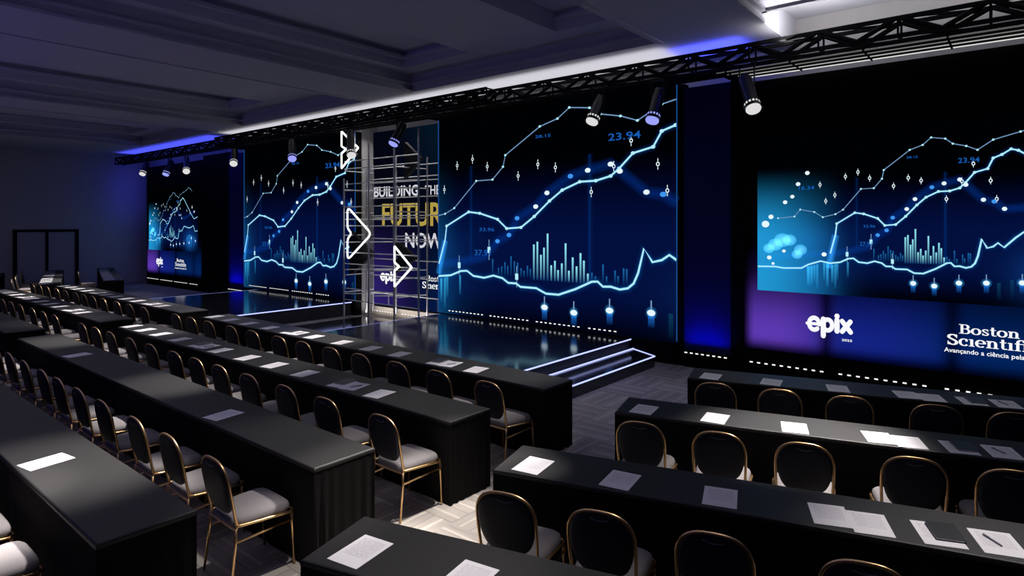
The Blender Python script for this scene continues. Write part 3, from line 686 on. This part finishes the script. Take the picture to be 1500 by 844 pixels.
# ------------------------------------------------------------------ trusses
def truss(label, x0, x1, yc, z0, z1, dy, bay=0.95, rb=0.024):
    t = thing('lighting_truss', label, 'truss', ((x0 + x1) / 2, yc, z0), 0); cx = (x0 + x1) / 2; h = z1 - z0
    for sy in (-1, 1):
        for z in (0.025, h - 0.025): MB().box(x0 - cx, x1 - cx, sy * dy / 2 - 0.025, sy * dy / 2 + 0.025, z - 0.025, z + 0.025).build('chord', M['black_metal'], t)
    br = MB(); n = int((x1 - x0) / bay)
    for i in range(n + 1):
        x = x0 - cx + i * (x1 - x0) / n
        for sy in (-1, 1):
            br.box(x - 0.012, x + 0.012, sy * dy / 2 - 0.012, sy * dy / 2 + 0.012, 0.05, h - 0.05)
            if i < n:
                xm = x + (x1 - x0) / n / 2; xe = x + (x1 - x0) / n
                for a, b_ in ((x + 0.04, xm), (xe - 0.04, xm)): br.tube([(a, sy * dy / 2, h - 0.03), (b_, sy * dy / 2, 0.03)], rb, 6)
        for z in (0.025, h - 0.025): br.box(x - 0.012, x + 0.012, -dy / 2, dy / 2, z - 0.012, z + 0.012)
        if i < n:
            br.tube([(x, -dy / 2, 0.025), (x + (x1 - x0) / n, dy / 2, 0.025)], 0.014, 6); br.tube([(x, -dy / 2, h - 0.025), (x + (x1 - x0) / n, dy / 2, h - 0.025)], 0.014, 6)
    br.build('bracing', M['black_metal'], t)
    return t
truss('long black lighting truss running the whole width above the screens', -28.9, 3.5, 9.58, 4.93, 5.21, 0.30, 0.95, 0.034)
truss('shorter black lighting truss hung in front of the long one over the stage', -19.4, -8.1, 9.20, 4.90, 5.18, 0.26)
t = thing('masking_soffit', 'black masking boards closing the gap between the truss and the screens', 'soffit', (-12.4, 10.0, 5.0))
MB().box(-7.8, -1.67, -0.2, 0.36, -0.03, 0.0).build('board', M['black'], t); MB().box(1.55, 8.74, -0.2, 0.36, -0.03, 0.0).build('board', M['black'], t); MB().box(-1.67, 1.55, -0.2, 0.10, -0.03, 0.0).build('board', M['black'], t)
t = thing('pipe_rack', 'rack of four thin white glowing pipes behind the truss, above the nearer sponsor screen', 'pipes', (0, 9.95, 4.885))
for k, e in enumerate((0.10, 0.16, 0.40, 0.75)):  # graded glow put into the pipes so they read as bright lines
    MB().tube([(-3.75 + 0.1 * k, -0.31 + k * 0.205, 0.0), (3.4, -0.31 + k * 0.205, 0.0)], 0.008, 6).build('glowing_pipe', emission('pipe_glow', (1, 0.98, 0.96), e), t)
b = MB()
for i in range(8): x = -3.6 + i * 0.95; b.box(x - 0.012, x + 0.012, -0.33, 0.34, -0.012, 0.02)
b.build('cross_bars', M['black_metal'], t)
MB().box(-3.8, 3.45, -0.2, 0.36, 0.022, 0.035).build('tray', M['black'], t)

def stage_lamp(label, top, tip, blue, k, emit):
    top = Vector(top); tip = Vector(tip); ax = (tip - top); L = ax.length; ax = ax / L
    t = thing('stage_spotlight', label, 'spotlight', (top.x, top.y, top.z + 0.12), 0, 'spotlights hung from the truss')
    q = ax.to_track_quat('Z', 'Y').to_matrix()
    def W(p): return tuple(q @ Vector(p) + Vector((0, 0, -0.12)))
    def cyl(prof, n=24): return [[W((r * math.cos(2*PI*i/n), r * math.sin(2*PI*i/n), z)) for i in range(n)] for r, z in prof]
    R_ = 0.100
    MB().loft(cyl([(R_ * 0.35, 0.0), (R_ * 0.8, 0.02), (R_, 0.07), (R_, L - 0.17), (R_ * 1.12, L - 0.15), (R_ * 1.12, L - 0.08), (R_ * 1.02, L - 0.075)])).build('body', M['lamp_body'], t, True, 40)
    # colour frame plate, a square set on its corner
    s = R_ * 1.55; z0, z1 = L - 0.072, L - 0.055
    MB().loft([[W((s * math.cos(a * PI / 2), s * math.sin(a * PI / 2), z)) for a in range(4)] for z in (z0, z1)]).build('frame_plate', M['lamp_body'], t)
    lens = M['lens_blue'] if blue else M['lens_white']
    MB().loft(cyl([(R_ * 1.05, L - 0.054), (R_ * 1.10, L - 0.03), (R_ * 0.98, L - 0.005), (R_ * 0.6, L + 0.012), (R_ * 0.1, L + 0.018)])).build('lens', lens, t, True, 60)
    v = MB()
    for i in range(14):
        a = 2 * PI * i / 14; da = 0.13; r = R_ * 1.135
        v.add([W((r * math.cos(a - da), r * math.sin(a - da), L - 0.135)), W((r * math.cos(a + da), r * math.sin(a + da), L - 0.135)), W((r * math.cos(a + da), r * math.sin(a + da), L - 0.10)), W((r * math.cos(a - da), r * math.sin(a - da), L - 0.10))], [(0, 1, 2, 3)])
    v.build('vent_slots', lens, t)
    y = MB()
    for sx in (-1, 1):
        e = Vector(W((0, 0, 0.20))); p = e + Vector((sx * 0.11, 0, 0))
        y.loft([[(p.x + a, p.y + b_, z) for a, b_ in ((-0.006, -0.02), (0.006, -0.02), (0.006, 0.02), (-0.006, 0.02))] for z in (p.z - 0.03, 0.02)])
    e = Vector(W((0, 0, 0.20)))
    y.box(e.x - 0.117, e.x + 0.117, e.y - 0.02, e.y + 0.02, 0.0, 0.02); y.tube([(e.x - 0.12, e.y, e.z), (e.x + 0.12, e.y, e.z)], 0.012, 8)
    y.build('yoke', M['lamp_body'], t)
    zt = 4.90 - (top.z + 0.12)
    MB().tube([(e.x, e.y, 0.01), (e.x * 0.5, 0.0, zt)], 0.016, 8).build('clamp', M['black_metal'], t)
    if emit:
        l = bpy.data.lights.new('spotlight_beam', 'SPOT'); l.energy = 60; l.spot_size = math.radians(60); l.spot_blend = 0.8; l.shadow_soft_size = 0.08
        l.color = (0.15, 0.17, 1) if blue else (1, 0.95, 0.9)
        lo = bpy.data.objects.new('spotlight_beam', l); COL.objects.link(lo); lo.parent = t
        lo.location = W((0, 0, L + 0.05)); lo.rotation_euler = ax.to_track_quat('-Z', 'Y').to_euler()
TOPS = [(-25.8,4.84),(-23.6,4.77),(-22.43,4.77),(-19.0,4.80),(-15.74,4.82),(-13.05,4.82),(-11.03,4.83),(-5.75,4.77),(-4.64,4.74),(-3.27,4.74)]
TIPS = [(-25.63,4.34),(-23.54,4.22),(-21.84,4.25),(-18.58,4.31),(-15.32,4.24),(-12.68,4.15),(-11.14,4.30),(-5.82,4.26),(-4.67,4.16),(-3.04,4.16)]
LAB = ['white spotlight hung farthest left on the truss, tilted over the corner', 'blue spotlight, second from the far left end of the truss', 'white spotlight above the distant sponsor screen, third from the far left end',
       'white spotlight above the blue column left of the farther charts screen', 'blue spotlight in front of the farther charts screen', 'white spotlight in front of the top outlined arrow', 'blue spotlight above the event banner',
       'white spotlight in front of the nearer charts screen', 'blue spotlight in front of the upper right of the nearer charts screen', 'large white spotlight nearest the camera, above the nearer blue column']
for i, (a, c) in enumerate(zip(TOPS, TIPS)):
    stage_lamp(LAB[i], (a[0], 9.5, a[1]), (c[0], 9.25, c[1]), i in (1, 4, 6, 8), 1, True)

# ------------------------------------------------------------------ draped tables
def make_table(label, L, W, loc, rz, mirror=1, seams=()):
    """origin at the near right/left end corner; runs along +x (mirror=1) or -x (mirror=-1), depth +y"""
    t = thing('draped_table', label, 'table', loc, rz, 'black draped conference tables')
    hz = 0.75; r = 0.012
    x0, x1 = (0, L) if mirror > 0 else (-L, 0)
    def rect(i, z): return [(x0 + i, i, z), (x1 - i, i, z), (x1 - i, W - i, z), (x0 + i, W - i, z)]
    MB().loft([rect(0, hz - 0.03), rect(0, hz - r), rect(r * 0.35, hz - r * 0.35), rect(r, hz)]).build('tabletop', M['cloth'], t)
    # skirt: rippled wall round the four sides
    per = []
    def side(ax, ay, bx_, by, nx, ny, end):
        ln = math.hypot(bx_ - ax, by - ay); n = max(10, int(ln / (0.022 if end else 0.05)))
        for i in range(n):
            s = i / n; d = ln * s
            if end: amp = 0.012 * (0.6 + 0.4 * math.sin(7 * s + 1)) * math.sin(d * 2 * PI / 0.085 + 1.5 * math.sin(d * 9))
            else: amp = 0.003 * math.sin(d * 2 * PI / 0.35 + 2 * math.sin(d * 1.3))
            if not end:
                for sx in seams: amp -= 0.035 * math.exp(-((d - sx) / 0.025) ** 2)
            per.append((ax + (bx_ - ax) * s, ay + (by - ay) * s, nx, ny, amp))
    side(x0, 0, x1, 0, 0, -1, False); side(x1, 0, x1, W, 1, 0, True); side(x1, W, x0, W, 0, 1, False); side(x0, W, x0, 0, -1, 0, True)
    rings = []
    for z, f in ((hz - 0.012, 0.0), (hz - 0.08, 0.25), (0.45, 0.7), (0.2, 0.95), (0.006, 1.1)):
        rings.append([(x - nx * 0.004 + nx * a * f, y - ny * 0.004 + ny * a * f, z) for x, y, nx, ny, a in per])
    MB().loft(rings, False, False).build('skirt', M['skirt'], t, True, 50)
    return t
SM = [2.15, 4.1, 6.1]
ROWY = {'TA': 1.19, 'TB': 2.56, 'TC': 3.925, 'TD': 5.345}
W_T = 0.545
ROWN = {'TA': 'fourth', 'TB': 'third', 'TC': 'second', 'TD': 'front'}
make_table('long black draped table at the lower left, nearest the camera', 8.0, W_T, (-3.94, ROWY['TA'], 0), 0, -1, SM)
make_table('long black draped table in the middle block, third from the stage', 8.0, W_T, (-3.95, ROWY['TB'], 0), 0, -1, SM)
make_table('long black draped table in the middle block, second from the stage', 8.0, W_T, (-3.94, ROWY['TC'], 0), 0, -1, SM)
make_table('long black draped table in the middle block, right below the stage', 8.03, W_T, (-3.955, ROWY['TD'], 0), 0, -1, SM)
make_table('black draped table in the farther left block, right below the stage', 8.15, W_T, (-12.9, ROWY['TD'], 0), 0, -1, SM)
make_table('black draped table in the farther left block, second from the stage', 8.2, W_T, (-12.8, ROWY['TC'], 0), 0, -1, SM)
make_table('black draped table in the farther left block, third from stage, cut by picture edge', 6.0, W_T, (-12.7, ROWY['TB'], 0), 0, -1, SM)
A = math.radians(15.5)
RO = {1: (-2.98, 6.79), 2: (-2.97, 5.13), 3: (-2.95, 3.37), 4: (-2.94, 1.82)}
RN = {1: 'first', 2: 'second', 3: 'third', 4: 'fourth'}
for r in RO:
    make_table('angled black draped table of the right block, %s' % {1: 'farthest back under the sponsor screen', 2: 'second from the sponsor screen', 3: 'third from the sponsor screen', 4: 'cut by the bottom picture edge'}[r], 5.6, W_T, (RO[r][0], RO[r][1], 0), A, 1, [2.0, 4.0])
LO = {1: (-21.82, 6.79), 2: (-21.83, 5.13), 3: (-21.85, 3.37)}
for r in LO:
    make_table('distant angled black draped table by the left wall, %s' % {1: 'nearest the distant sponsor screen', 2: 'standing before the door', 3: 'at the left picture edge'}[r], 6.6, W_T, (LO[r][0], LO[r][1], 0), -A, -1, [2.0, 4.0])

# ------------------------------------------------------------------ banquet chair
def make_chair():
    t = thing('banquet_chair', '', 'chair', (0, 0, 0), 0, 'gilt banquet chairs')
    def yb(z): return -0.205 - (z - 0.46) * 0.19                    # lean of the back
    # back outline in x, z
    def outline(s):
        pts = []
        n = 40
        for i in range(n):
            a = 2 * PI * i / n; c, q = math.cos(a), math.sin(a)
            if q >= 0: x = 0.198 * math.copysign(abs(c) ** 0.72, c); z = 0.70 + 0.175 * q ** 0.85
            else: x = (0.198 - 0.022 * (-q)) * math.copysign(abs(c) ** 0.46, c); z = 0.70 - 0.222 * (-q) ** 0.8
            pts.append((x * s, 0.69 + (z - 0.69) * s))
        return pts
    rings = []
    for dy, s in ((0.020, 0.80), (0.020, 0.88), (0.014, 0.95), (0.0, 0.97), (-0.012, 0.95), (-0.018, 0.86), (-0.020, 0.6)):
        rings.append([(x, yb(z) + dy, z) for x, z in outline(s)])
    MB().loft(rings[::-1]).build('backrest', M['back'], t, True, 60)
    # hoop tube: over the top and down both sides to the seat rail
    o = outline(1.0); n = 40
    path = [(-0.190, yb(0.43) + 0.005, 0.425), (-0.192, yb(0.50), 0.50), (-0.197, yb(0.60), 0.60)] + [(o[i][0], yb(o[i][1]), o[i][1]) for i in range(20, -1, -1)] + [(0.197, yb(0.60), 0.60), (0.192, yb(0.50), 0.50), (0.190, yb(0.43) + 0.005, 0.425)]
    MB().tube(path, 0.0105, 8).build('back_frame', M['gold'], t, True, 60)
    # hand hold slot on the rear
    MB().tube([(-0.055 + 0.11 * i / 8, yb(0.83) - 0.019 , 0.838 - 0.012 * math.sin(PI * i / 8)) for i in range(9)], 0.004, 6).build('hand_hold', M['grip'], t, True)
    # seat pad
    def seat_o(k, z, crown=0.0):
        pts = []; n = 44
        for i in range(n):
            a = 2 * PI * i / n; c, q = math.cos(a), math.sin(a)
            x = math.copysign(abs(c) ** 0.38, c); y = math.copysign(abs(q) ** 0.38, q)
            w = (0.212 + 0.014 * y) - k; d = 0.215 - k
            pts.append((x * w, y * d + 0.005, z))
        return pts
    MB().loft([seat_o(0.012, 0.405), seat_o(0.002, 0.415), seat_o(0.0, 0.435), seat_o(0.006, 0.455), seat_o(0.022, 0.470), seat_o(0.06, 0.479), seat_o(0.12, 0.483)]).build('seat', M['seat'], t, True, 70)
    # seat frame: rim round sides and front, curving down at the rear
    rim = []
    so = seat_o(-0.004, 0.408)
    for s in (-1, 1):
        pts = [(s * 0.192, -0.205, 0.40), (s * 0.197, -0.195, 0.425), (s * 0.205, -0.16, 0.422), (s * 0.222, 0.12, 0.405), (s * 0.222, 0.185, 0.398), (s * 0.212, 0.205, 0.385)]
        rim.append(pts)
    f = MB()
    for pts in rim: f.tube(pts, 0.0105, 8)
    f.tube([(-0.222, 0.19, 0.405), (-0.20, 0.222, 0.402), (0.20, 0.222, 0.402), (0.222, 0.19, 0.405)], 0.007, 6)
    f.tube([(-0.19, -0.205, 0.40), (0.19, -0.205, 0.40)], 0.009, 6)
    f.build('seat_frame', M['gold'], t, True, 60)
    for s in (-1, 1):
        MB().tube([(s * 0.213, 0.203, 0.392), (s * 0.214, 0.207, 0.30), (s * 0.217, 0.222, 0.0)], [0.011, 0.0105, 0.009], 8).build('leg', M['gold'], t, True)
        MB().tube([(s * 0.194, -0.205, 0.41), (s * 0.198, -0.210, 0.30), (s * 0.207, -0.245, 0.0)], [0.011, 0.0105, 0.009], 8).build('leg', M['gold'], t, True)
        MB().tube([(s * 0.199, -0.213, 0.315), (s * 0.2145, 0.205, 0.335)], 0.008, 8).build('stretcher', M['gold'], t, True)
    return t
chair0 = make_chair(); CH = list(chair0.children) or [o for o in COL.objects if o.parent == chair0]
used = [False]
def chair(x, y, rz, label):
    if not used[0]:
        used[0] = True; chair0.location = (x, y, 0); chair0.rotation_euler = (0, 0, rz); chair0['label'] = label; return
    copy_tree(chair0, CH, (x, y, 0), rz, label)
CX = {'TC': [-11.95,-11.30,-10.65,-9.87,-9.15,-8.41,-7.79,-7.18,-6.52,-5.77,-5.08,-4.24],
      'TD': [-11.84,-11.21,-10.57,-9.78,-9.12,-8.36,-7.72,-7.07,-6.44,-5.74,-5.04,-4.29],
      'TB': [-11.9,-11.25,-10.6,-9.93,-9.21,-8.49,-7.92,-7.26,-6.60,-5.80,-5.13,-4.39]}
for row in ('TD', 'TC', 'TB'):
    n = len(CX[row])
    for i, x in enumerate(CX[row]):
        chair(x, ROWY[row] - 0.245, random.uniform(-0.02, 0.02), 'gilt chair at the %s table of the middle block, %s from its right end' % (ROWN[row], ORD[n - i]))
for i, x in enumerate((-5.50, -4.84)):
    chair(x, 0.90, 0, 'gilt chair with %s pale grey seat cut by the lower left picture corner' % ('the upper', 'the lower')[i])
for i, x in enumerate((-21.04,-20.33,-19.66,-18.85,-18.15,-17.38,-16.80,-16.21,-15.55,-14.74,-14.04,-13.30)):
    chair(x, ROWY['TD'] - 0.245, 0, 'gilt chair at the front far-left-block table, %s from its right end' % ORD[12 - i])
for i, x in enumerate((-17.9, -17.1, -16.40,-15.70,-14.84,-14.12,-13.41)):
    chair(x, ROWY['TC'] - 0.245, 0, 'gilt chair at the second far-left-block table, %s from its right end' % ORD[7 - i])
def rloc(r, u, v): o = RO[r]; return (o[0] + u * math.cos(A) - v * math.sin(A), o[1] + u * math.sin(A) + v * math.cos(A))
def lloc(r, u, v): o = LO[r]; return (o[0] - u * math.cos(A) + v * math.sin(A), o[1] + u * math.sin(A) + v * math.cos(A))
RC = {1: ([0.37, 0.98, 1.59, 2.28, 2.86], -0.37), 2: ([-0.27 + 0.64, 0.99, 1.60, 2.30, 2.86], -0.33), 3: ([0.36, 0.96, 1.58, 2.28], -0.31)}
for r in RC:
    us, v = RC[r]
    for i, u in enumerate(us):
        x, y = rloc(r, u, v)
        chair(x, y, A, 'gilt chair at the %s angled table of the right block, %s from its left' % (RN[r], ORD[i + 1]))
for r, us in ((1, [2.9]), (2, [0.98, 2.3, 3.0, 4.3, 5.0])):
    for i, u in enumerate(us):
        x, y = lloc(r, u, -0.35)
        chair(x, y, -A, 'distant gilt chair, angled table %s%s' % ({1: 'nearest the distant sponsor screen', 2: 'before the left wall door'}[r], '' if r == 1 else ', %s from its near end' % ORD[i + 1]))

# ------------------------------------------------------------------ papers, notebooks, pens
PW, PH = 0.208, 0.292
pb = MB(); pb.box(-PW/2, PW/2, -PH/2, PH/2, 0, 0.0012)
pap0 = pb.build('paper_sheet', M['paper']); tag(pap0, 'x', 'paper', 'printed sheets on the tables')
pused = [False]
def sheet(x, y, rz, label, dz=0.0):
    if not pused[0]: o = pap0; pused[0] = True
    else: o = pap0.copy(); COL.objects.link(o)
    o.location = (x, y, 0.7505 + dz); o.rotation_euler = (0, 0, rz); o['label'] = label
nb0 = thing('notebook', '', 'notebook', (0, 0, 0), 0, 'black notebooks on the papers')
def rr(w, h, r, z, n=4): return [(p[0], p[1], z) for p in rounded([(-w, -h), (w, -h), (w, h), (-w, h)], r, n)]
MB().loft([rr(0.070, 0.102, 0.004, 0.002), rr(0.070, 0.102, 0.004, 0.011)]).build('pages', M['pages'], nb0)
MB().loft([rr(0.074, 0.105, 0.010, 0.011), rr(0.074, 0.105, 0.010, 0.0135)]).build('cover', M['notebook'], nb0)
MB().loft([rr(0.074, 0.105, 0.010, 0.0), rr(0.074, 0.105, 0.010, 0.002)]).build('cover', M['notebook'], nb0)
NBK = [o for o in COL.objects if o.parent == nb0]; nbused = [False]
def notebook(x, y, rz, label):
    if not nbused[0]: nbused[0] = True; nb0.location = (x, y, 0.7522); nb0.rotation_euler = (0, 0, rz); nb0['label'] = label
    else: copy_tree(nb0, NBK, (x, y, 0.7522), rz, label)
pn0 = thing('pen', '', 'pen', (0, 0, 0), 0, 'pens on the papers')
MB().tube([(0, -0.066, 0.005), (0, -0.06, 0.005), (0, 0.05, 0.005), (0, 0.066, 0.005)], [0.0015, 0.0048, 0.0048, 0.003], 8).build('barrel', M['pen'], pn0, True)
MB().box(-0.0012, 0.0012, 0.02, 0.062, 0.0098, 0.0115).build('clip', M['grey_metal'], pn0)
PNK = [o for o in COL.objects if o.parent == pn0]; pnused = [False]
def pen_on(x, y, rz, label):
    if not pnused[0]: pnused[0] = True; pn0.location = (x, y, 0.7522); pn0.rotation_euler = (0, 0, rz); pn0['label'] = label
    else: copy_tree(pn0, PNK, (x, y, 0.7522), rz, label)

TILT = math.radians(10.5)
def left_row(row, xs, where, special=True):
    yc = ROWY[row] + 0.185; n = len(xs)
    for i, x in enumerate(xs):
        place = '%s from right on the %s' % (ORD[n - i], where)
        r = TILT + random.uniform(-0.02, 0.02)
        sheet(x, yc, r, 'printed sheet %s' % place)
        if special and i in (4, 9):
            sheet(x + 0.20, yc + 0.015, r + 0.06, 'overlapping sheet beside the one %s' % place, 0.0004)
            notebook(x - 0.03, yc + 0.06, r, 'black notebook on the printed sheet %s' % place)
            pen_on(x + 0.22, yc + 0.02, r - 0.5, 'silver pen on the sheet pair %s' % place)
left_row('TC', [-11.99,-11.33,-10.67,-9.95,-9.26,-8.63,-7.88,-7.21,-6.53,-5.80,-5.16][:0] + [-11.83,-11.25,-10.62,-9.92,-9.24,-8.63,-7.88,-7.21,-6.53,-5.80,-5.16], 'second middle-block table')
left_row('TD', [-11.83,-11.22,-10.56,-9.86,-9.20,-8.54,-7.81,-7.13,-6.51,-5.76,-5.11], 'front middle-block table')
left_row('TD', [-20.9,-20.30,-19.68,-18.95,-18.20,-17.53,-16.92,-16.25,-15.58,-14.87,-14.22], 'front far-left-block table')
left_row('TC', [-20.85,-20.40,-19.95,-19.24,-18.57,-17.95,-17.18,-16.47,-15.81,-15.05,-14.39], 'second far-left-block table')
left_row('TB', [-9.80, -5.70], 'third middle-block table', False)
left_row('TA', [-5.60], 'table at the lower left', False)
RPX = [0.24, 0.885, 1.54]
RT = A + math.radians(-6.0)
for r, vs in ((1, 0.165), (2, 0.175), (3, 0.185), (4, 0.20)):
    w_ = '%s right-block angled table' % RN[r]
    for i, u in enumerate(RPX):
        x, y = rloc(r, u, vs)
        sheet(x, y, A + math.radians(-5.5 if i < 2 else 3), 'printed sheet %s from the left end on the %s' % (ORD[i + 1], w_))
    for k, (u, dv, ra) in enumerate(((2.17, 0.01, 6), (2.38, -0.015, 5))):
        x, y = rloc(r, u, vs + dv); sheet(x, y, A + math.radians(ra), '%s half of the overlapping sheet pair on the %s' % (('left', 'right')[k], w_), 0.0004 * k)
    for k, (u, dv, ra) in enumerate(((2.72, 0.0, 6), (3.00, 0.015, 4))):
        x, y = rloc(r, u, vs + dv); sheet(x, y, A + math.radians(ra), 'sheet %s on the %s' % (('under the black notebook', 'with a pen, right of the notebook,')[k], w_), 0.0004 * k)
    x, y = rloc(r, 2.76, vs + 0.03); notebook(x, y, A + math.radians(6), 'black notebook lying on a sheet on the %s' % w_)
    x, y = rloc(r, 2.98, vs + 0.03); pen_on(x, y, A + math.radians(28), 'silver pen right of the black notebook on the %s' % w_)
for r in (1, 2):
    for i in range(9):
        x, y = lloc(r, 0.35 + i * 0.68, 0.17)
        sheet(x, y, -A, 'printed sheet %s from the near end, distant angled table %s' % (ORD[i + 1], {1: 'near the sponsor screen', 2: 'before the door'}[r]))
